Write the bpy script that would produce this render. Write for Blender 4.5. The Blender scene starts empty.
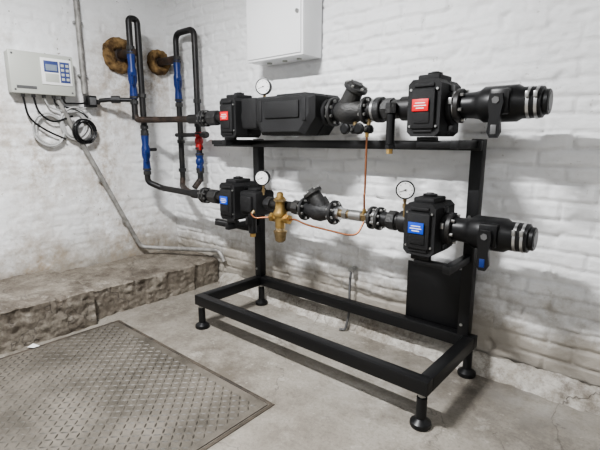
import bpy, bmesh, math, random
from mathutils import Vector, Matrix, noise
random.seed(4)
V=Vector
coll=bpy.context.collection
try:
    bpy.context.scene.view_settings.look='AgX - Medium High Contrast'
except Exception as e: print(e)
# ---------------- camera ----------------
cam_d=bpy.data.cameras.new('camera'); cam=bpy.data.objects.new('camera',cam_d); coll.objects.link(cam)
cam_d.sensor_width=36; cam_d.lens=26.04; cam_d.clip_start=0.02
F=V((-.6397,.7437,-.1942)).normalized(); R=V((.758,.652,0)).normalized(); U=R.cross(F)
cam.matrix_world=Matrix(((R.x,U.x,-F.x,0),(R.y,U.y,-F.y,0),(R.z,U.z,-F.z,1.3),(0,0,0,1)))
bpy.context.scene.camera=cam
# ---------------- materials ----------------
def mat(name,col,rough=.5,metal=0,col2=None,scale=8,bump=0,bscale=60,detail=6,lo=.4,hi=.65,emit=None,spec=None):
    m=bpy.data.materials.new(name); m.use_nodes=True; nt=m.node_tree; N=nt.nodes; L=nt.links
    b=N['Principled BSDF']; b.inputs['Base Color'].default_value=(*col,1); b.inputs['Roughness'].default_value=rough; b.inputs['Metallic'].default_value=metal
    if spec is not None: b.inputs['Specular IOR Level'].default_value=spec
    tc=N.new('ShaderNodeTexCoord')
    if col2:
        n=N.new('ShaderNodeTexNoise'); n.inputs['Scale'].default_value=scale; n.inputs['Detail'].default_value=detail; n.inputs['Roughness'].default_value=.65
        r=N.new('ShaderNodeValToRGB'); r.color_ramp.elements[0].position=lo; r.color_ramp.elements[1].position=hi
        r.color_ramp.elements[0].color=(*col,1); r.color_ramp.elements[1].color=(*col2,1)
        L.new(tc.outputs['Object'],n.inputs['Vector']); L.new(n.outputs['Fac'],r.inputs['Fac']); L.new(r.outputs['Color'],b.inputs['Base Color'])
    if bump:
        n=N.new('ShaderNodeTexNoise'); n.inputs['Scale'].default_value=bscale; n.inputs['Detail'].default_value=5
        bp=N.new('ShaderNodeBump'); bp.inputs['Strength'].default_value=bump; bp.inputs['Distance'].default_value=.01
        L.new(tc.outputs['Object'],n.inputs['Vector']); L.new(n.outputs['Fac'],bp.inputs['Height']); L.new(bp.outputs['Normal'],b.inputs['Normal'])
    if emit:
        b.inputs['Emission Color'].default_value=(*col,1); b.inputs['Emission Strength'].default_value=emit
    return m
def mixcol(nt,fac,a,b):
    n=nt.nodes.new('ShaderNodeMix'); n.data_type='RGBA'
    for i,x in ((0,fac),(6,a),(7,b)):
        if hasattr(x,'is_output'): nt.links.new(x,n.inputs[i])
        else: n.inputs[i].default_value=x if i==0 else (*x,1)
    return n.outputs[2]
def ramp(nt,src,p0,p1):
    n=nt.nodes.new('ShaderNodeMapRange'); n.inputs[1].default_value=p0; n.inputs[2].default_value=p1; n.clamp=True
    nt.links.new(src,n.inputs[0]); return n.outputs[0]
def mul(nt,a,b,op='MULTIPLY'):
    n=nt.nodes.new('ShaderNodeMath'); n.operation=op
    for i,x in enumerate((a,b)):
        if hasattr(x,'is_output'): nt.links.new(x,n.inputs[i])
        else: n.inputs[i].default_value=x
    return n.outputs[0]
def nz(nt,scale,detail=5,vec=None,rough=.6):
    n=nt.nodes.new('ShaderNodeTexNoise'); n.inputs['Scale'].default_value=scale; n.inputs['Detail'].default_value=detail; n.inputs['Roughness'].default_value=rough
    nt.links.new(vec,n.inputs['Vector']); return n.outputs['Fac']
def near(nt,tc,p,r0,r1,sz=1.0):
    n=nt.nodes.new('ShaderNodeVectorMath'); n.operation='SUBTRACT'; nt.links.new(tc,n.inputs[0]); n.inputs[1].default_value=p
    k=nt.nodes.new('ShaderNodeVectorMath'); k.operation='MULTIPLY'; nt.links.new(n.outputs[0],k.inputs[0]); k.inputs[1].default_value=(1,1,sz)
    l=nt.nodes.new('ShaderNodeVectorMath'); l.operation='LENGTH'; nt.links.new(k.outputs[0],l.inputs[0])
    return ramp(nt,l.outputs['Value'],r1,r0)
def wall_mat(name,dirty):
    m=bpy.data.materials.new(name); m.use_nodes=True; nt=m.node_tree; b=nt.nodes['Principled BSDF']
    b.inputs['Roughness'].default_value=.45
    tc=nt.nodes.new('ShaderNodeTexCoord').outputs['Object']
    sp=nt.nodes.new('ShaderNodeSeparateXYZ'); nt.links.new(tc,sp.inputs[0]); z=sp.outputs[2]
    c=mixcol(nt,ramp(nt,nz(nt,1.7,6,tc),.35,.7),(.87,.875,.88),(.77,.775,.775))
    c=mixcol(nt,mul(nt,ramp(nt,nz(nt,11,8,tc,.75),.54,.74),.22),c,(.50,.49,.47))
    at=nt.nodes.new('ShaderNodeAttribute'); at.attribute_name='joint'
    c=mixcol(nt,mul(nt,at.outputs['Fac'],mul(nt,ramp(nt,nz(nt,5,8,tc,.75),.42,.70),.38)),c,(.38,.36,.33))
    low=ramp(nt,mul(nt,z,mul(nt,nz(nt,5,9,tc,.75),.72,'MULTIPLY'),'SUBTRACT'),.20,-.10)
    c=mixcol(nt,mul(nt,low,.85),c,(.28,.245,.195))
    pl=mul(nt,ramp(nt,z,.9,.3),ramp(nt,nz(nt,6.5,9,tc,.75),.575,.60))
    c=mixcol(nt,mul(nt,pl,.5),c,(.38,.35,.31))
    sp1=ramp(nt,nz(nt,3.2,8,tc,.7),.645-.065*dirty,.74)
    c=mixcol(nt,mul(nt,sp1,.3+.35*dirty),c,(.42,.38,.32))
    if dirty>.5:
        for p,r,sz in (((-3.75,1.97,1.80),.42,.7),((-3.75,2.30,1.80),.34,.7),((-3.75,1.15,.30),.45,1),((-3.75,2.0,.35),.5,1),((-3.75,1.25,1.15),.4,.6),((-3.75,1.75,1.1),.35,.4),((-3.75,.9,1.5),.25,.4)):
            k=mul(nt,near(nt,tc,p,.05,r,sz),ramp(nt,nz(nt,9,9,tc,.78),.40,.60))
            c=mixcol(nt,mul(nt,k,.75),c,(.31,.23,.145))
    spk=ramp(nt,nz(nt,38,4,tc),.65,.69)
    c=mixcol(nt,mul(nt,spk,mul(nt,ramp(nt,nz(nt,2.1,3,tc),.47,.62),.4+.45*dirty)),c,(.22,.19,.15))
    nt.links.new(c,b.inputs['Base Color'])
    bp=nt.nodes.new('ShaderNodeBump'); bp.inputs['Strength'].default_value=.8; bp.inputs['Distance'].default_value=.008
    nt.links.new(nz(nt,24,9,tc,.75),bp.inputs['Height']); nt.links.new(bp.outputs[0],b.inputs['Normal'])
    return m
def concrete(name,a,bc,dark,s=2.2,bd=.004,st=.6,spots=(),light=(.50,.47,.42)):
    m=bpy.data.materials.new(name); m.use_nodes=True; nt=m.node_tree; b=nt.nodes['Principled BSDF']
    tc=nt.nodes.new('ShaderNodeTexCoord').outputs['Object']
    c=mixcol(nt,ramp(nt,nz(nt,s,9,tc,.7),.35,.65),a,bc)
    c=mixcol(nt,mul(nt,ramp(nt,nz(nt,s*.55,9,tc,.78),.48,.62),.8),c,dark)
    c=mixcol(nt,mul(nt,ramp(nt,nz(nt,60,6,tc,.7),.48,.72),.5),c,dark)
    c=mixcol(nt,mul(nt,ramp(nt,nz(nt,7,9,tc,.78),.57,.63),.5),c,light)
    c=mixcol(nt,mul(nt,ramp(nt,nz(nt,26,4,tc,.6),.66,.70),.6),c,light)
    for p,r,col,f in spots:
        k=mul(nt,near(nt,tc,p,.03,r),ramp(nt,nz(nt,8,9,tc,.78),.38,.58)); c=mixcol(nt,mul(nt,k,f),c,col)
    vo=nt.nodes.new('ShaderNodeTexVoronoi'); vo.feature='DISTANCE_TO_EDGE'; vo.inputs['Scale'].default_value=.8
    wv=nt.nodes.new('ShaderNodeVectorMath'); wv.operation='ADD'
    nn=nt.nodes.new('ShaderNodeTexNoise'); nn.inputs['Scale'].default_value=3; nn.inputs['Detail'].default_value=5
    nt.links.new(tc,nn.inputs['Vector']); nt.links.new(tc,wv.inputs[0]); nt.links.new(nn.outputs['Color'],wv.inputs[1]); nt.links.new(wv.outputs[0],vo.inputs['Vector'])
    cr=ramp(nt,vo.outputs['Distance'],.005,.0)
    c=mixcol(nt,mul(nt,cr,.5),c,(.06,.05,.045))
    nt.links.new(c,b.inputs['Base Color'])
    b.inputs['Roughness'].default_value=.62
    bp=nt.nodes.new('ShaderNodeBump'); bp.inputs['Strength'].default_value=st; bp.inputs['Distance'].default_value=bd
    nt.links.new(mul(nt,nz(nt,16,10,tc,.75),mul(nt,cr,.3),'SUBTRACT'),bp.inputs['Height']); nt.links.new(bp.outputs[0],b.inputs['Normal'])
    return m
M_WB=wall_mat('painted_brick',.15); M_WL=wall_mat('painted_render',1.0)
M_WP=mat('plain_plaster',(.50,.505,.51),.7,bump=.3,bscale=20)
M_FL=concrete('floor_concrete',(.21,.19,.16),(.34,.315,.275),(.10,.084,.065),2.2,.006,.8,
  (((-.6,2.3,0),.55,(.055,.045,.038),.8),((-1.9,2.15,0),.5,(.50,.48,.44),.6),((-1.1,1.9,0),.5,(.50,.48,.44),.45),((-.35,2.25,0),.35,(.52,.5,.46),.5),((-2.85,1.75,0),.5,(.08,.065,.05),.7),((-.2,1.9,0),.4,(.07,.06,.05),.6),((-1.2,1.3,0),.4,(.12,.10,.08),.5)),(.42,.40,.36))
M_LE=concrete('ledge_concrete',(.14,.117,.092),(.29,.26,.215),(.055,.042,.03),6,.016,1,(),(.40,.37,.32))
M_PL=concrete('plinth_concrete',(.32,.29,.245),(.60,.58,.54),(.13,.105,.08),7,.012,1)
M_HAT=mat('tread_plate_steel',(.080,.071,.058),.62,0,(.170,.152,.128),2.5,.4,40,9,.38,.62,spec=.3)
M_HATL=mat('tread_lug_steel',(.050,.045,.037),.5,0,(.12,.108,.09),3.5,0,60,8,spec=.45)
M_HATF=mat('hatch_edge_steel',(.05,.043,.036),.6,.2,(.11,.09,.07),12)
M_K=mat('black_frame_paint',(.007,.007,.0075),.42,spec=.4)
M_EPP=mat('black_foam_insulation',(.010,.010,.0105),.62,0,(.017,.017,.018),5,.5,260,spec=.4)
M_PIPE=mat('black_pipe',(.011,.011,.012),.45,0,(.022,.020,.018),6,spec=.4)
M_IRON=mat('dark_cast_iron',(.020,.020,.021),.5,.1,(.040,.039,.037),10,.4,90)
M_RUB=mat('black_plastic',(.007,.007,.0075),.38,spec=.4)
M_STL=mat('stainless_steel',(.55,.55,.55),.3,.95)
M_ZN=mat('zinc_bolt',(.38,.38,.37),.38,.9)
M_BR=mat('brass',(.36,.235,.085),.38,.85,(.52,.36,.15),20)
M_BRG=mat('bronze_fitting',(.26,.19,.10),.38,.85,(.40,.31,.18),25)
M_CU=mat('copper_tube',(.34,.15,.08),.38,.85)
M_RED=mat('red_label',(.68,.012,.018),.4); M_BLU=mat('blue_label',(.012,.07,.50),.4)
M_BLV=mat('blue_lacquer',(.006,.025,.14),.42); M_REV=mat('red_lacquer',(.36,.012,.012),.4)
M_WH=mat('white_plastic',(.80,.80,.79),.4); M_CAB=mat('white_sheet_metal',(.80,.805,.81),.35)
M_GR=mat('light_grey_plastic',(.46,.47,.43),.45); M_DG=mat('dark_grey_plastic',(.10,.10,.10),.4)
M_LCD=mat('display_glass',(.22,.26,.32),.15); M_KEY=mat('keypad_blue',(.05,.07,.20),.4)
M_RUST=mat('rusty_foam',(.055,.030,.012),.95,0,(.28,.18,.08),12,1,30)
M_BRN=mat('rust_brown_pipe',(.022,.016,.013),.55,.1,(.07,.045,.032),12,.3,50)
M_CABW=mat('grey_cable',(.42,.42,.41),.5); M_CON=mat('galvanised_conduit',(.22,.212,.20),.55,.3,(.38,.37,.35),15)
M_TUBE=mat('lamp_diffuser',(1,.99,.98),.5,emit=5)
# ---------------- mesh builder ----------------
class B:
    def __init__(s,name): s.n=name; s.v=[]; s.f=[]; s.m=[]; s.mats=[]
    def mi(s,m):
        if m not in s.mats: s.mats.append(m)
        return s.mats.index(m)
    def add(s,vs,fs,m):
        o=len(s.v); i=s.mi(m); s.v+= [tuple(x) for x in vs]
        for f in fs: s.f.append([k+o for k in f]); s.m.append(i)
    def box(s,c,size,m,bev=.003,rot=None,seg=2):
        bm=bmesh.new(); bmesh.ops.create_cube(bm,size=1)
        for v in bm.verts: v.co=V((v.co.x*size[0],v.co.y*size[1],v.co.z*size[2]))
        if bev: bmesh.ops.bevel(bm,geom=bm.edges[:],offset=min(bev,min(size)*.45),segments=seg,affect='EDGES',profile=.5)
        c=V(c); vs=[(rot@v.co if rot else v.co)+c for v in bm.verts]
        bm.verts.index_update(); s.add(vs,[[v.index for v in f.verts] for f in bm.faces],m); bm.free()
    def bx(s,a,b,m,bev=.003):
        s.box([(a[i]+b[i])/2 for i in range(3)],[abs(b[i]-a[i]) for i in range(3)],m,bev)
    def lathe(s,p,d,prof,m,seg=24):
        p=V(p); d=V(d).normalized(); a=d.orthogonal().normalized(); b=d.cross(a)
        vs=[];fs=[];n=seg
        for t,r in prof:
            for k in range(n):
                an=2*math.pi*k/n; vs.append(p+d*t+(a*math.cos(an)+b*math.sin(an))*max(r,1e-4))
        for j in range(len(prof)-1):
            for k in range(n):
                k2=(k+1)%n; fs.append([j*n+k,j*n+k2,(j+1)*n+k2,(j+1)*n+k])
        fs.append(list(range(n))[::-1]); fs.append([(len(prof)-1)*n+k for k in range(n)])
        s.add(vs,fs,m)
    def cyl(s,p0,p1,r,m,seg=24,r1=None,bev=0):
        p0=V(p0);p1=V(p1); L=(p1-p0).length; r1=r if r1 is None else r1
        if bev: pr=[(0,r-bev),(bev,r),(L-bev,r1),(L,r1-bev)]
        else: pr=[(0,r),(L,r1)]
        s.lathe(p0,p1-p0,pr,m,seg)
    def tube(s,pts,r,m,fil=.05,seg=12):
        pts=[V(p) for p in pts]; P=[pts[0]]
        for i in range(1,len(pts)-1):
            a,b,c=pts[i-1],pts[i],pts[i+1]; l=min(fil,(a-b).length*.48,(c-b).length*.48)
            q0=b+(a-b).normalized()*l; q1=b+(c-b).normalized()*l
            for k in range(7):
                t=k/6; P.append(q0*(1-t)**2+b*2*t*(1-t)+q1*t*t)
        P.append(pts[-1]); vs=[];fs=[]; T=(P[1]-P[0]).normalized(); a=T.orthogonal().normalized()
        for i,p in enumerate(P):
            t=(P[min(i+1,len(P)-1)]-P[max(i-1,0)]).normalized()
            a=(a-t*a.dot(t)).normalized(); b=t.cross(a)
            for k in range(seg):
                an=2*math.pi*k/seg; vs.append(p+(a*math.cos(an)+b*math.sin(an))*r)
        for j in range(len(P)-1):
            for k in range(seg):
                k2=(k+1)%seg; fs.append([j*seg+k,j*seg+k2,(j+1)*seg+k2,(j+1)*seg+k])
        fs.append(list(range(seg))[::-1]); fs.append([(len(P)-1)*seg+k for k in range(seg)])
        s.add(vs,fs,m)
    def prism(s,poly,vec,m):
        n=len(poly); vec=V(vec); vs=[V(p) for p in poly]+[V(p)+vec for p in poly]
        fs=[list(range(n))[::-1],[n+k for k in range(n)]]+[[k,(k+1)%n,n+(k+1)%n,n+k] for k in range(n)]
        s.add(vs,fs,m)
    def flange(s,x,y,z,r,t,m,nb=8,bolt=None):
        s.cyl((x-t/2,y,z),(x+t/2,y,z),r,m,28,bev=.003)
        for k in range(nb):
            an=2*math.pi*(k+.5)/nb; yy=y+math.cos(an)*r*.78; zz=z+math.sin(an)*r*.78
            s.cyl((x-t/2-.012,yy,zz),(x+t/2+.012,yy,zz),.009,bolt or M_ZN,6)
    def done(s,angle=38):
        me=bpy.data.meshes.new(s.n); me.from_pydata(s.v,[],s.f)
        for m in s.mats: me.materials.append(m)
        me.polygons.foreach_set('material_index',s.m); me.polygons.foreach_set('use_smooth',[True]*len(s.f))
        bm=bmesh.new(); bm.from_mesh(me); bmesh.ops.recalc_face_normals(bm,faces=bm.faces); bm.to_mesh(me); bm.free()
        me.set_sharp_from_angle(angle=math.radians(angle)); me.update()
        o=bpy.data.objects.new(s.n,me); coll.objects.link(o); return o
# ---------------- room ----------------
x0,x1,y0,y1,H=-3.75,2.2,-2.0,2.45,2.9
b=B('floor'); b.bx((x0-.1,y0-.1,-.1),(x1+.1,y1+.1,0),M_FL,0); b.done()
b=B('ceiling'); b.bx((x0-.1,y0-.1,H),(x1+.1,y1+.1,H+.1),M_WP,0); b.done()
b=B('wall_right'); b.bx((x1,y0,0),(x1+.1,y1,H),M_WP,0); b.done()
b=B('wall_front'); b.bx((x0,y0-.1,0),(x1,y0,H),M_WP,0); b.done()
def nse(x,y,z=0): return noise.noise(V((x,y,z)))
def sst(a,b,x):
    t=max(0,min(1,(x-a)/(b-a))); return t*t*(3-2*t)
def relief(u,z,amt,seed):
    wu=u+.014*nse(u*6,z*6,seed)+.02*nse(u*1.3,z*1.3,seed+9); wz=z+.012*nse(u*5,z*5,seed+3)+.016*nse(u*1.1,z*1.4,seed+5)
    ch=.083; bl=.265; row=math.floor(wz/ch); fz=(wz/ch-row); off=.5*(row%2)+.16*nse(row*3.3,seed); fu=(wu/bl+off)%1
    dz=min(fz,1-fz)*ch; du=min(fu,1-fu)*bl; d=min(dz,du*1.1)
    wd=.011+.006*nse(u*4,z*7,seed+31)
    mort=1-sst(.001,wd,d)
    msk=.28+.72*sst(-.3,.15,nse(u*1.5,z*1.9,seed+20)+.4*nse(u*6,z*6,seed+21))
    br=nse(math.floor(wu/bl+off)*7.1,row*5.3,seed+2)*.009
    chip=max(0,nse(u*14,z*18,seed+50)-.25)*.03
    return amt*(-.016*mort*msk+br*msk-chip)+.005*nse(u*7,z*9,seed+7)+.008*nse(u*2,z*2,seed+8)+.0035*nse(u*30,z*34,seed), mort*msk*min(1,amt*1.2)
def wall(name,axis,lo,hi,pos,m,amt,seed,st,thick=.1):
    nu=int((hi-lo)/st); nzz=int(H/st); vs=[];fs=[];J=[]
    for j in range(nzz+1):
        z=H*j/nzz
        for i in range(nu+1):
            u=lo+(hi-lo)*i/nu; d,q=relief(u,z,amt,seed); J.append(q)
            if i in(0,nu) : d=0
            vs.append((u,pos-d,z) if axis=='y' else (pos+d,u,z))
    for j in range(nzz):
        for i in range(nu):
            a=j*(nu+1)+i; fs.append([a,a+1,a+nu+2,a+nu+1])
    b=B(name); b.add(vs,fs,m)
    if axis=='y': b.bx((lo,pos+.04,0),(hi,pos+thick,H),M_WP,0)
    else: b.bx((pos-thick,lo,0),(pos-.04,hi,H),M_WP,0)
    o=b.done(180); at=o.data.attributes.new('joint','FLOAT','POINT'); at.data.foreach_set('value',J+[0.0]*(len(o.data.vertices)-len(J)))
    return o
wall('wall_back','y',x0,x1,y1,M_WB,1.0,1,.0105)
wall('wall_left','x',y0,y1,x0,M_WL,.45,40,.0135)
# concrete ledge along left wall
def ledge():
    b=B('concrete_ledge'); vs=[];fs=[]; ya,yb=y0+.01,y1-.02; n=420; nt=52
    for i in range(n+1):
        y=ya+(yb-ya)*i/n; s=sst(1.25,1.28,y)
        blk=math.floor(y/.42+.3*nse(y*.7,3)); xf=-2.975-.085*s+.018*nse(y*5,1)+.03*nse(blk*3.7,9)+.012*nse(y*17,2)
        zt=.268-.045*s+.008*nse(blk*5.1,4)+.006*nse(y*6,8)
        chip=max(0,nse(y*8,21)-.08)*.08+max(0,nse(y*22,24))*.025
        for j in range(nt+1):
            t=j/nt
            if t<.55: x=x0+.02+(xf-x0-.02)*(t/.55); z=zt; nx,nzv=0,1
            else: x=xf-.02*((t-.55)/.45)**.5; z=zt*(1-(t-.55)/.45); nx,nzv=1,0
            if .47<t<.63:
                k=(1-abs(t-.55)/.08); x-=chip*k*.8; z-=chip*k*.8
            d=.006*nse(x*9,y*9,z*9)+.014*(abs(nse(x*13,y*11,z*16))-.2)*(1.2 if nx else .5)+.007*nse(x*34,y*34,z*34)+.003*nse(x*70,y*70,z*70)
            vs.append((x+d*nx,y,max(z+d*nzv,0.0 if t>.99 else .001)))
    for i in range(n):
        for j in range(nt):
            a=i*(nt+1)+j; fs.append([a,a+1,a+nt+2,a+nt+1])
    b.add(vs,fs,M_LE); b.done(32)
ledge()
def plinth():
    b=B('trim_1'); vs=[];fs=[]; xa,xb=-3.0,x1-.02; n=420; nt=14
    for i in range(n+1):
        x=xa+(xb-xa)*i/n; yf=2.365+.035*nse(x*3,2)+.022*nse(x*11,5); zt=.055+.03*nse(x*2.3,7)+.02*nse(x*9,1)
        for j in range(nt+1):
            t=j/nt
            y=2.43+(yf-2.43)*min(1,t/.45)-.03*max(0,(t-.45)/.55); z=zt*(1-max(0,(t-.45)/.55)**1.3)
            if t<.45: z+=.05*(1-t/.45)
            d=.012*nse(x*20,y*20,z*20)+.006*nse(x*50,y*50,z*50)
            vs.append((x,y+d,max(z+d*.6,0) if t<1 else 0))
    for i in range(n):
        for j in range(nt):
            a=i*(nt+1)+j; fs.append([a,a+1,a+nt+2,a+nt+1])
    b.add(vs,fs,M_PL); b.done(40)
plinth()
# floor hatch
b=B('floor_hatch'); hx0,hx1,hy0,hy1=-2.92,-1.39,-.2,1.37
b.bx((hx0,hy0,0.0005),(hx1,hy1,.006),M_HAT,.001)
for a,c in (((hx0-.025,hy0-.025),(hx0-.006,hy1+.025)),((hx1+.006,hy0-.025),(hx1+.025,hy1+.025)),((hx0-.006,hy1+.006),(hx1+.006,hy1+.025)),((hx0-.006,hy0-.025),(hx1+.006,hy0-.006))):
    b.bx((*a,.0005),(*c,.004),M_HATF,.001)
sp=.033; vs=[];fs=[]
for i in range(int((hx1-hx0-.03)/sp)):
    for j in range(int((hy1-hy0-.03)/sp)):
        cx=hx0+.03+i*sp; cy=hy0+.03+j*sp; an=math.pi/4 if (i+j)%2 else -math.pi/4
        ca,sa=math.cos(an),math.sin(an); o=len(vs)
        for (lx,ly,z) in ((-.0185,0,.006),(-.007,.0048,.006),(.007,.0048,.006),(.0185,0,.006),(.007,-.0048,.006),(-.007,-.0048,.006),(-.009,.0,.0095),(.009,0,.0095)):
            vs.append((cx+lx*ca-ly*sa,cy+lx*sa+ly*ca,z))
        fs+=[[o,o+6,o+1],[o+1,o+6,o+7,o+2],[o+2,o+7,o+3],[o+3,o+7,o+4],[o+4,o+7,o+6,o+5],[o+5,o+6,o]]
b.add(vs,fs,M_HATL); b.done(60)
# ---------------- frame ----------------
b=B('steel_support_frame'); s=.03
xl,xr,yf,yb=-2.39,-.74,1.72,2.30
for y in (yf,yb): b.bx((xl-s,y-s,.17),(xr+s,y+s,.24),M_K,.004)
for x in (xl,xr): b.bx((x-s,yf+s,.17),(x+s,yb-s,.24),M_K,.004)
xp=-.775
for x in (xl,xp): b.bx((x-s,yb-s,.24),(x+s,yb+s,1.30),M_K,.004)
b.bx((-2.84,2.235,1.243),(xp+s,2.27,1.293),M_K,.004)
b.bx((-2.86,2.235,.60),(xl+.03,2.27,.65),M_K,.004)
for x in (xl-.02,xp-.005):
    b.bx((x-.02,1.99,1.255),(x+.02,2.24,1.295),M_K,.003)
    b.bx((x-.02,1.99,.655),(x+.02,2.27,.695),M_K,.003)
b.bx((-.99,2.03,1.262),(xp-.02,2.07,1.292),M_K,.003); b.bx((-.97,2.03,.665),(xp-.02,2.07,.69),M_K,.003)
b.bx((-2.60,2.03,1.262),(xl,2.07,1.292),M_K,.003); b.bx((-2.60,2.03,.66),(xl,2.07,.69),M_K,.003)
for x in (-.94,-2.41):
    for z,zt in ((.69,.7215),(1.29,1.3105)): b.bx((x-.05,2.035,z),(x+.05,2.065,zt),M_K,.002)
b.bx((-1.15,2.335,.235),(-.79,2.345,.585),M_K,.001)
for x in (xl,xp):
    for z in (.3,.9): b.cyl((x-.01,yb-s-.006,z),(x-.01,yb-s,z),.009,M_ZN,6)
for x in (xl+.005,xr-.005):
    for y in (yf,yb):
        b.lathe((x,y,0),(0,0,1),[(0,.046),(.010,.050),(.024,.048),(.032,.038),(.040,.026),(.046,.018)],M_RUB,28)
        b.cyl((x,y,.04),(x,y,.172),.011,M_ZN,12); b.cyl((x,y,.150),(x,y,.166),.019,M_ZN,6)
        b.cyl((x,y,.045),(x,y,.145),.024,M_K,20)
b.done()
PY=2.12; ZU=1.455; ZL=.86
# ---------------- pipe runs ----------------
b=B('supply_pipe'); z=ZU
b.cyl((-2.98,PY,z),(-2.45,PY,z),.036,M_PIPE); b.flange(-2.80,PY,z,.062,.02,M_IRON); b.flange(-2.765,PY,z,.062,.02,M_IRON)
b.cyl((-2.72,PY,z),(-2.62,PY,z),.055,M_IRON,8,bev=.004)
b.cyl((-2.3,PY,z),(-2.08,PY,z),.055,M_EPP)
b.cyl((-1.62,PY,z),(-1.53,PY,z),.058,M_PIPE,bev=.004)
b.flange(-1.555,PY,z,.082,.022,M_IRON)
b.flange(-1.335,PY,z,.075,.02,M_IRON); b.cyl((-1.32,PY,z),(-1.29,PY,z),.05,M_PIPE)
b.cyl((-1.285,PY,z),(-1.265,PY,z),.062,M_STL,32); b.cyl((-1.27,PY,z),(-1.23,PY,z),.068,M_IRON,bev=.004)
b.cyl((-1.23,PY,z),(-1.02,PY,z),.050,M_IRON); b.cyl((-1.215,PY,z),(-1.17,PY,z),.060,M_IRON,8); b.cyl((-1.12,PY,z),(-1.04,PY,z),.062,M_PIPE,bev=.006)
b.cyl((-.88,PY,z),(-.845,PY,z),.062,M_PIPE); b.cyl((-.848,PY,z),(-.826,PY,z),.069,M_STL,32); b.box((-.837,PY-.072,z+.02),(.018,.016,.03),M_ZN,.002)
b.done()
b=B('return_pipe'); z=ZL
b.cyl((-2.98,PY,z),(-2.48,PY,z),.036,M_PIPE); b.flange(-2.83,PY,z,.062,.02,M_IRON); b.flange(-2.795,PY,z,.062,.02,M_IRON)
b.cyl((-2.74,PY,z),(-2.65,PY,z),.055,M_IRON,8,bev=.004)
b.cyl((-2.14,PY,z),(-1.78,PY,z),.034,M_PIPE); b.cyl((-2.12,PY,z),(-2.07,PY,z),.05,M_IRON,8); b.cyl((-1.87,PY,z),(-1.82,PY,z),.048,M_IRON,8)
b.flange(-1.775,PY,z,.075,.02,M_IRON)
b.flange(-1.545,PY,z,.075,.02,M_IRON); b.cyl((-1.535,PY,z),(-1.50,PY,z),.042,M_STL,8)
b.cyl((-1.50,PY,z),(-1.27,PY,z),.024,M_BRG); b.cyl((-1.475,PY,z),(-1.445,PY,z),.036,M_ZN,6); b.cyl((-1.43,PY,z),(-1.345,PY,z),.031,M_ZN,bev=.004); b.cyl((-1.335,PY,z),(-1.305,PY,z),.037,M_BRG,6)
b.flange(-1.275,PY,z,.066,.02,M_IRON); b.cyl((-1.262,PY,z),(-1.245,PY,z),.05,M_STL); b.flange(-1.228,PY,z,.066,.02,M_IRON)
b.cyl((-1.22,PY,z),(-1.0,PY,z),.042,M_PIPE); b.cyl((-1.17,PY,z),(-1.12,PY,z),.055,M_IRON,8,bev=.004); b.cyl((-1.10,PY,z),(-1.03,PY,z),.060,M_PIPE,bev=.006)
b.cyl((-.88,PY,z),(-.845,PY,z),.062,M_PIPE); b.cyl((-.848,PY,z),(-.826,PY,z),.069,M_STL,32); b.box((-.837,PY-.072,z+.02),(.018,.016,.03),M_ZN,.002)
b.done()
# ---------------- valve housings ----------------
def housing(x,z,lab):
    b=B('insulated_valve_housing'); w,d,h=.165,.24,.265
    def octa(w,h,c): return [(-w/2+c,-h/2),(w/2-c,-h/2),(w/2,-h/2+c),(w/2,h/2-c),(w/2-c,h/2),(-w/2+c,h/2),(-w/2,h/2-c),(-w/2,-h/2+c)]
    for ya,yb_,ww,hh,c in ((2.0,2.115,w,h,.022),(2.115,2.123,w-.01,h-.01,.022),(2.123,2.235,w,h,.022)):
        b.prism([(x+p[0],ya,z+p[1]) for p in octa(ww,hh,c)],(0,yb_-ya,0),M_EPP)
    b.box((x,1.996,z-.005),(w*.74,.03,h*.70),M_EPP,.010)
    b.box((x,1.990,z-.02),(w*.5,.03,h*.40),M_EPP,.008)
    for dz in (-.105,.105): b.box((x,1.998,z+dz),(w*.6,.012,.018),M_EPP,.004)
    for sx in (-1,1):
        for dz in (-.085,.085): b.cyl((x+sx*.066,1.992,z+dz),(x+sx*.066,2.002,z+dz),.006,M_ZN,8)
    b.box((x,2.11,z+h/2+.010),(.11,.15,.03),M_EPP,.008); b.cyl((x,2.11,z+h/2+.02),(x,2.11,z+h/2+.038),.036,M_RUB)
    b.cyl((x,2.11,z+h/2+.036),(x,2.11,z+h/2+.044),.018,M_DG)
    for sx in (-1,1):
        b.cyl((x+sx*w/2,PY,z),(x+sx*(w/2+.028),PY,z),.078,M_EPP,32,bev=.006)
        b.box((x+sx*(w/2+.002),2.118,z+.095),(.012,.05,.03),M_RUB,.003); b.box((x+sx*(w/2+.002),2.118,z-.095),(.012,.05,.03),M_RUB,.003)
    b.box((x-.005,1.972,z+.012),(.082,.004,.056),lab,.001)
    for k,(l,zz) in enumerate(((.05,.022),(.062,.010),(.04,-.002))): b.box((x-.005,1.9695,z+zz),(l,.0015,.004),M_WH,0)
    b.done()
housing(-.945,ZU-.01,M_RED); housing(-2.375,ZU-.012,M_RED); housing(-.935,ZL-.005,M_BLU); housing(-2.41,ZL,M_BLU)
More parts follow.
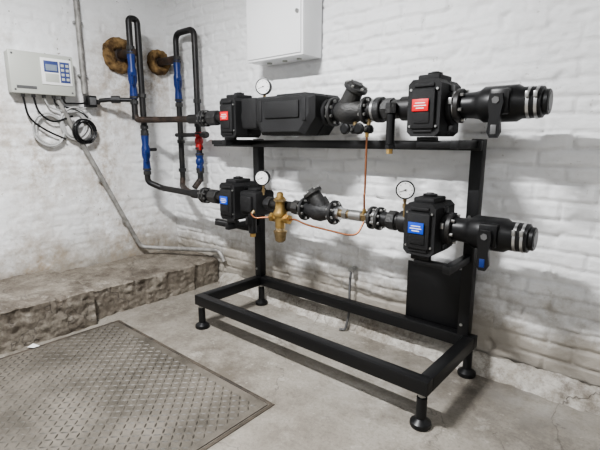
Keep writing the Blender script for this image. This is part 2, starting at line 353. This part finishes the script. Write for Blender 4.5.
# large insulated block
b=B('insulated_strainer_housing')
za,zb=1.325,1.56; xa,xb=-2.09,-1.605
def ring(y,i,zlo,zhi): return [(xa+i+.05,y,zlo),(xb-i-.08,y,zlo),(xb-i,y,zlo+.10),(xb-i,y,zhi-.015),(xb-i-.02,y,zhi),(xa+i+.02,y,zhi),(xa+i,y,zhi-.015),(xa+i,y,zlo+.08)]
rs=[ring(1.975,.03,za+.02,zb-.015),ring(2.0,0,za,zb),ring(2.11,0,za-.005,zb),ring(2.115,.008,za,zb-.008),ring(2.12,.008,za,zb-.008),ring(2.125,0,za-.005,zb),ring(2.24,0,za,zb),ring(2.26,.03,za+.02,zb-.02)]
vs=[p for r in rs for p in r]; fs=[]
for j in range(len(rs)-1):
    for k in range(8): fs.append([j*8+k,j*8+(k+1)%8,(j+1)*8+(k+1)%8,(j+1)*8+k])
fs.append(list(range(8))); fs.append([56+k for k in range(8)])
b.add(vs,fs,M_EPP)
b.box((-1.845,1.972,1.475),(.28,.016,.10),M_EPP,.006)
for x in (-2.03,-1.67): b.box((x,1.985,1.47),(.03,.03,.13),M_EPP,.006)
b.cyl((-2.13,PY,ZU),(-2.09,PY,ZU),.08,M_EPP,32,bev=.006); b.cyl((-1.62,PY,ZU),(-1.585,PY,ZU),.075,M_EPP,32,bev=.006)
b.box((-2.19,PY,1.465),(.15,.20,.20),M_EPP,.02); b.box((-1.85,2.12,zb+.006),(.24,.12,.02),M_EPP,.006)
b.done(30)
b=B('insulated_sensor_housing'); b.box((-2.225,PY,ZL),(.17,.19,.17),M_EPP,.02); b.box((-2.225,2.02,ZL),(.11,.03,.11),M_EPP,.01); b.box((-2.225,PY,ZL+.09),(.09,.1,.02),M_EPP,.006); b.done(30)
# y strainers
def ystr(x,z,sc,d):
    b=B('y_strainer'); r=.052*sc
    b.lathe((x-.105,PY,z),(1,0,0),[(0,r*.9),(.03,r*.92),(.07,r*1.3),(.12,r*1.35),(.17,r),(.205,r*.95)],M_IRON,28)
    d=V(d).normalized(); p=V((x-d.x*.06,PY,z))
    b.cyl(p,p+d*.135*sc,r*1.05,M_IRON,24,r1=r*.9); q=p+d*.13*sc
    b.cyl(q,q+d*.022,r*1.25,M_IRON,24,bev=.003); b.cyl(q+d*.022,q+d*.038,r*.6,M_IRON,6)
    a=d.orthogonal().normalized(); c=d.cross(a)
    for k in range(6):
        an=k*math.pi/3; e=(a*math.cos(an)+c*math.sin(an))*r*1.0; b.cyl(q+e+d*.018,q+e+d*.032,.008,M_ZN,6)
    sg=1 if d.x<0 else -1
    b.prism([(x-sg*.05,PY-.008,z+.03),(x+sg*.095,PY-.008,z+.03),(x+sg*.04,PY-.008,z+.10*sc)],(0,.016,0),M_IRON)
    b.done()
ystr(-1.445,ZU,1.05,(.5,-.12,.8)); ystr(-1.66,ZL,.95,(-.55,-.15,.8))
# end shutoff valves with lever
def shutoff(z,lab):
    b=B('shutoff_valve'); lx=-.615
    b.cyl((-.826,PY,z),(-.80,PY,z),.080,M_PIPE,32,bev=.004)
    b.lathe((-.80,PY,z),(1,0,0),[(0,.058),(.05,.060),(.08,.066),(.10,.080),(.24,.080),(.26,.068),(.34,.066),(.345,.058)],M_RUB,36)
    for k in range(6):
        an=k*math.pi/3+.3; b.cyl((-.80,PY+.068*math.cos(an),z+.068*math.sin(an)),(-.785,PY+.068*math.cos(an),z+.068*math.sin(an)),.008,M_ZN,6)
    for x in (-.510,-.478): b.cyl((x-.006,PY,z),(x+.006,PY,z),.0695,M_STL,36); b.box((x,PY-.070,z+.03),(.015,.014,.026),M_ZN,.002)
    b.cyl((-.46,PY,z),(-.435,PY,z),.054,M_RUB,32,bev=.004); b.cyl((-.436,PY,z),(-.433,PY,z),.038,M_DG,32)
    b.box((lx,PY-.07,z+.005),(.085,.05,.11),M_RUB,.012); b.cyl((lx,PY-.13,z),(lx,PY-.08,z),.026,M_RUB)
    b.cyl((lx,PY-.139,z+.008),(lx,PY-.128,z+.008),.016,M_DG,6)
    pr=[(-.025,.035),(.025,.035),(.032,.0),(.022,-.06),(.028,-.125),(.015,-.15),(-.015,-.15),(-.028,-.125),(-.022,-.06),(-.032,.0)]
    b.prism([(lx+p[0],PY-.135,z+p[1]) for p in pr],(0,.022,0),M_RUB)
    b.box((lx,PY-.1365,z-.115),(.024,.004,.04),lab,.001)
    b.done()
shutoff(ZU,M_DG); shutoff(ZL,M_BLV)
# gauges
def gauge(x,y,z,zb,r=.05,ang=0.45):
    b=B('pressure_gauge'); d=V((math.sin(ang),-math.cos(ang),0)); c=V((x,y,z))
    b.lathe(c-d*.018,d,[(0,r*.9),(.004,r*.97),(.034,r*.97),(.036,r*1.06),(.044,r*1.06),(.046,r*.90)],M_RUB,36)
    b.cyl(c+d*.024,c+d*.0285,r*.90,M_WH,36)
    t=V((0,0,1)).cross(d)
    for k in range(25):
        an=math.radians(-45+270*k/24); e=t*math.cos(an)+V((0,0,1))*math.sin(an); l=.16 if k%4==0 else .08
        p=c+d*.0288; b.tube([p+e*r*.80,p+e*r*(.80-l)],.0008 if k%4 else .0013,M_RUB,0,4)
    an=math.radians(200); e=t*math.cos(an)+V((0,0,1))*math.sin(an); b.tube([c+d*.03-e*r*.2,c+d*.03+e*r*.7],.0012,M_RUB,0,4); b.cyl(c+d*.028,c+d*.032,.004,M_RUB,12)
    b.cyl((x,y,z-r-.018),(x,y,z-r+.006),.010,M_BRG,6); b.cyl((x,y,zb),(x,y,z-r-.016),.007,M_BRG,12)
    b.cyl((x,y,z-r-.05),(x,y,z-r-.03),.012,M_BRG,12)
    b.done()
gauge(-2.115,2.10,1.635,1.555); gauge(-2.14,2.10,1.04,.92); gauge(-1.045,2.05,1.045,.90,.046)
# vertical fittings
b=B('temperature_sensor'); b.cyl((-1.14,2.04,1.43),(-1.14,2.04,1.48),.03,M_IRON,6); b.box((-1.14,2.055,1.455),(.04,.07,.04),M_IRON,.004)
b.cyl((-1.14,2.04,1.27),(-1.14,2.04,1.43),.022,M_RUB,20,bev=.004); b.cyl((-1.14,2.04,1.25),(-1.14,2.04,1.272),.026,M_RUB,6); b.cyl((-1.14,2.04,1.225),(-1.14,2.04,1.25),.017,M_BR,6); b.done()
for x,zt in ((-1.405,1.36),(-1.315,1.36)):
    b=B('drain_cock'); b.cyl((x,2.11,zt),(x,2.11,1.41),.012,M_BRG,12); b.lathe((x,2.11,zt-.03),(0,0,1),[(0,.018),(.01,.028),(.03,.030),(.045,.02)],M_RUB,16)
    b.cyl((x,2.02,zt-.005),(x,2.11,zt-.005),.009,M_ZN,10); b.lathe((x,2.0,zt-.005),(0,1,0),[(0,.022),(.006,.030),(.022,.030),(.028,.018)],M_RUB,10); b.done()
b=B('drain_valve'); b.cyl((-2.17,2.02,.66),(-2.17,2.02,.80),.028,M_RUB,20,bev=.005); b.cyl((-2.17,2.02,.635),(-2.17,2.02,.66),.02,M_BR,6); b.box((-2.17,1.985,.75),(.03,.04,.06),M_RUB,.006); b.cyl((-2.17,2.02,.79),(-2.17,2.05,.82),.02,M_BRG,12); b.done()
b=B('brass_pressure_regulator'); x,y=-1.945,2.06
b.lathe((x,y,.625),(0,0,1),[(0,.022),(.01,.034),(.05,.040),(.07,.046),(.078,.046),(.08,.034),(.10,.03)],M_BRG,28)
b.cyl((x,y,.72),(x,y,.80),.034,M_BR,8,bev=.004); b.cyl((x-.075,y,.785),(x+.075,y,.785),.024,M_BR,20)
for sx in (-1,1): b.cyl((x+sx*.05,y,.785),(x+sx*.082,y,.785),.032,M_BR,6)
b.lathe((x,y,.80),(0,0,1),[(0,.044),(.016,.048),(.03,.044),(.05,.034),(.09,.030),(.10,.036),(.12,.036),(.13,.024),(.155,.02),(.16,.012)],M_BR,28)
b.cyl((x,y,.90),(x,y,.915),.042,M_BRG,6); b.cyl((x,y,.785),(x,PY,ZL-.02),.022,M_BRG,12)
b.done()
b=B('copper_impulse_tube')
b.tube([(-1.315,2.095,1.33),(-1.315,2.09,1.0),(-1.315,2.085,.99),(-1.315,2.09,.90)],.006,M_CU,.02)
b.cyl((-1.315,2.09,.885),(-1.315,2.09,.91),.011,M_BR,6); b.cyl((-1.315,2.095,1.31),(-1.315,2.095,1.335),.011,M_BR,6)
b.tube([(-2.16,2.0,.80),(-2.12,1.99,.775),(-2.025,2.05,.785)],.006,M_CU,.03)
b.tube([(-1.86,2.06,.785),(-1.80,2.04,.80),(-1.70,2.04,.775),(-1.39,2.04,.755),(-1.33,2.05,.765),(-1.32,2.10,.835)],.006,M_CU,.04); b.done()
# ---------------- wall cabinet ----------------
b=B('wall_cabinet'); b.bx((-2.43,2.245,1.835),(-1.905,2.438,2.45),M_CAB,.004); b.bx((-2.415,2.236,1.85),(-1.92,2.246,2.435),M_CAB,.003)
b.cyl((-1.945,2.225,2.1),(-1.945,2.238,2.1),.012,M_ZN,16)
for x in (-2.3,-2.15,-2.02): b.cyl((x,2.34,1.825),(x,2.34,1.837),.018,M_GR,16)
b.done()
# ---------------- control panel ----------------
b=B('control_panel'); b.bx((-3.735,1.10,1.63),(-3.66,1.53,1.915),M_GR,.008); b.bx((-3.662,1.095,1.625),(-3.635,1.535,1.92),M_GR,.010)
b.bx((-3.637,1.30,1.70),(-3.628,1.515,1.89),M_WH,.003)
b.bx((-3.630,1.32,1.79),(-3.625,1.42,1.87),M_KEY,.001); b.bx((-3.626,1.33,1.80),(-3.623,1.41,1.845),M_LCD,.001); b.bx((-3.630,1.43,1.72),(-3.625,1.50,1.87),M_KEY,.001)
for i in range(4):
    for j in range(2): b.box((-3.623,1.448+.034*j,1.745+.033*i),(.004,.022,.02),M_GR,.002)
b.bx((-3.630,1.325,1.72),(-3.626,1.42,1.78),M_GR,.001); b.bx((-3.636,1.13,1.66),(-3.632,1.26,1.68),M_DG,0)
for y in (1.18,1.25,1.32,1.39,1.46): b.cyl((-3.69,y,1.605),(-3.69,y,1.632),.014,M_DG,12)
for y in (1.12,1.51):
    for z in (1.65,1.895): b.cyl((-3.636,y,z),(-3.632,y,z),.007,M_DG,10)
b.done()
b=B('cable_bundle')
b.tube([(-3.69,1.18,1.61),(-3.70,1.20,1.45),(-3.70,1.32,1.36),(-3.70,1.45,1.30)],.007,M_RUB,.08)
b.tube([(-3.69,1.25,1.61),(-3.70,1.27,1.50),(-3.69,1.36,1.42),(-3.70,1.52,1.48)],.007,M_RUB,.08)
b.tube([(-3.69,1.32,1.61),(-3.70,1.35,1.54),(-3.70,1.50,1.50),(-3.71,1.66,1.56),(-3.70,1.72,1.60)],.006,M_CABW,.06)
b.tube([(-3.69,1.39,1.61),(-3.70,1.40,1.56),(-3.70,1.56,1.53),(-3.70,1.66,1.46)],.006,M_RUB,.06)
b.tube([(-3.69,1.46,1.61),(-3.70,1.47,1.575),(-3.70,1.60,1.58),(-3.69,1.68,1.60)],.007,M_RUB,.05)
def coil(cy,cz,r,m,n,x):
    for k in range(n):
        rr=r*(1+.14*random.uniform(-1,1)); oy=random.uniform(-.014,.014); pts=[(x+.004*k,cy+oy+rr*.9*math.cos(t*math.pi/8),cz+rr*math.sin(t*math.pi/8)+.004*random.uniform(-1,1)) for t in range(17)]
        b.tube(pts,.0065,m,.03,8)
coil(1.53,1.42,.115,M_CABW,5,-3.715); coil(1.60,1.36,.088,M_RUB,5,-3.690); coil(1.34,1.37,.115,M_CABW,4,-3.715)
b.done()
b=B('cable_conduit'); b.tube([(-3.72,1.64,2.88),(-3.72,1.64,1.66)],.022,M_CON,.03,14)
for z in (1.8,2.2,2.6): b.box((-3.73,1.64,z),(.03,.07,.02),M_ZN,.003)
b.done()
b=B('junction_box'); b.box((-3.69,1.665,1.60),(.09,.075,.09),M_RUB,.008); b.box((-3.64,1.665,1.60),(.014,.05,.06),M_DG,.003); b.cyl((-3.69,1.70,1.60),(-3.69,1.74,1.60),.02,M_IRON,12); b.done()
b=B('steel_conduit'); b.tube([(-3.705,1.42,1.60),(-3.705,2.02,.31),(-3.55,2.17,.295),(-3.03,2.405,.315),(-2.97,2.41,.22)],.019,M_CON,.06,14)
for t in (.2,.5,.8): b.box((-3.722,1.42+.6*t,1.60-1.29*t),(.03,.05,.03),M_ZN,.003)
b.done()
# ---------------- wall sleeves & risers ----------------
def sleeve(y,z,r):
    b=B('wall_sleeve_ring'); vs=[];fs=[]; n,mm=56,18
    for i in range(n):
        a=2*math.pi*i/n
        for j in range(mm):
            c=2*math.pi*j/mm; k=1+.22*nse(math.cos(a)*3+y,math.sin(a)*3,math.cos(c)*2)+.16*nse(math.cos(a)*9+y,math.sin(a)*9,math.cos(c)*4)
            rr=r*.66+r*.36*k*math.cos(c); vs.append((-3.735+.045*k*math.sin(c)+.01,y+rr*math.cos(a),z+rr*math.sin(a)))
    for i in range(n):
        for j in range(mm): fs.append([i*mm+j,((i+1)%n)*mm+j,((i+1)%n)*mm+(j+1)%mm,i*mm+(j+1)%mm])
    b.add(vs,fs,M_RUST); b.cyl((-3.738,y,z),(-3.70,y,z),r*.5,M_BRN,20,bev=.004); b.done(60)
sleeve(1.965,2.0,.145); sleeve(2.34,1.99,.110)
r=.025; YA=1.945; YB=2.02; YC=2.35; XB=-3.455; XD=-3.185
b=B('riser_pipe')
b.tube([(-3.72,1.965,2.0),(-3.5,1.965,2.0),(-3.5,YA,2.0)],.036,M_BRN,.05,16)
b.tube([(-3.5,YA,1.46),(-3.5,YA,2.26),(-3.5,YB,2.26),(-3.5,YB,.93),(-3.42,2.11,.875),(-2.97,PY,ZL)],r,M_PIPE,.035,16)
b.tube([(-3.5,YA,1.50),(-3.49,YA+.01,1.46),(-3.30,2.06,1.458),(-2.97,PY,ZU)],r,M_BRN,.06,16)
b.tube([(-3.5,YA,1.62),(-3.6,1.80,1.62),(-3.66,1.73,1.61)],.018,M_PIPE,.04,12)
b.cyl((-3.56,1.855,1.62),(-3.60,1.80,1.62),.03,M_IRON,8)
b.tube([(-3.5,YB,1.21),(-3.5,2.12,1.21)],.014,M_PIPE,.02,10)
for y,zz in ((YA,2.03),(YA,1.60),(YB,1.66),(YB,1.40),(YB,1.36),(YB,1.01)): b.cyl((-3.5,y,zz-.015),(-3.5,y,zz+.015),.034,M_IRON,8)
b.done()
b=B('riser_pipe')
b.tube([(-3.72,2.34,1.99),(XB,YC,1.99)],.034,M_BRN,.05,16)
b.tube([(XB,YC,.93),(XB,YC,2.20),(XD,YC,2.20),(XD,YC,.93)],r,M_PIPE,.07,16)
b.tube([(XB,YC,.95),(XB,2.34,.88),(-3.2,2.2,.865),(-2.97,PY,ZL)],r,M_BRN,.07,16)
b.tube([(XD,YC,1.48),(-3.16,2.3,1.46),(-3.03,PY,ZU)],r,M_BRN,.05,16)
b.tube([(-3.52,YC,1.336),(-3.10,YC,1.336)],.018,M_PIPE,.02,12); b.cyl((-3.12,YC,1.336),(-3.07,YC,1.336),.028,M_IRON,8)
b.tube([(XD,YC,.95),(XD,2.28,.88)],r,M_BRN,.03,14)
for x,zz in ((XB,2.0),(XB,1.60),(XD,1.62),(XD,1.42),(XD,1.02),(XB,1.02),(XB,1.28)): b.cyl((x,YC,zz-.015),(x,YC,zz+.015),.034,M_IRON,8)
b.done()
def bvalve(x,y,za,zb,m,hd=(1,-.6)):
    b=B('ball_valve'); zc=(za+zb)/2; L=zb-za
    b.lathe((x,y,za),(0,0,1),[(0,.030),(.03,.033),(L*.3,.027),(L*.4,.036),(L*.6,.036),(L*.7,.027),(L-.03,.033),(L,.030)],m,20)
    for q in (za+.004,zb-.02): b.cyl((x,y,q),(x,y,q+.016),.036,M_IRON,8)
    d=V((hd[0],hd[1],0)).normalized(); p=V((x,y,zc)); b.cyl(p+d*.02,p+d*.065,.012,M_ZN,12)
    q=p+d*.065
    b.box(q+V((0,0,-.03)),(.018,.018,.10),m,.005); b.box(q,(.026,.026,.02),m,.004)
    b.done()
bvalve(-3.5,YA,1.63,2.0,M_BLV); bvalve(-3.5,YB,1.03,1.35,M_BLV); bvalve(XB,YC,1.63,1.98,M_BLV); bvalve(XD,YC,1.21,1.36,M_REV); bvalve(XD,YC,1.03,1.18,M_BLV)
b=B('floor_drain_hose'); b.tube([(-1.60,2.40,.42),(-1.60,2.385,.33),(-1.57,2.34,.12),(-1.585,2.32,.012),(-1.62,2.30,.012)],.009,M_DG,.06,12); b.cyl((-1.6,2.44,.42),(-1.6,2.39,.42),.018,M_ZN,12); b.done()
b=B('paper_scrap'); b.add([(-2.96,.80,.012),(-2.91,.82,.016),(-2.92,.86,.012),(-2.97,.84,.02),(-2.94,.83,.024)],[[0,1,4],[1,2,4],[2,3,4],[3,0,4]],M_WH); b.done()
# ---------------- lights ----------------
for i,(x,y,e,sx,sy) in enumerate(((-1.75,.35,172,.5,.06),(.9,-.5,42,1.2,.16))):
    b=B('ceiling_light'); b.bx((x-.63,y-.09,2.84),(x+.63,y+.09,2.899),M_WH,.01)
    for dy in (-.04,.04): b.cyl((x-.58,y+dy,2.83),(x+.58,y+dy,2.83),.013,M_TUBE,12)
    b.done()
    l=bpy.data.lights.new('fluorescent','AREA'); l.shape='RECTANGLE'; l.size=sx; l.size_y=sy; l.energy=e; l.color=(.985,.99,1)
    o=bpy.data.objects.new('fluorescent_lamp',l); o.location=(x,y,2.81); coll.objects.link(o)
w=bpy.data.worlds.new('world'); bpy.context.scene.world=w; w.use_nodes=True; w.node_tree.nodes['Background'].inputs[0].default_value=(.5,.5,.5,1)
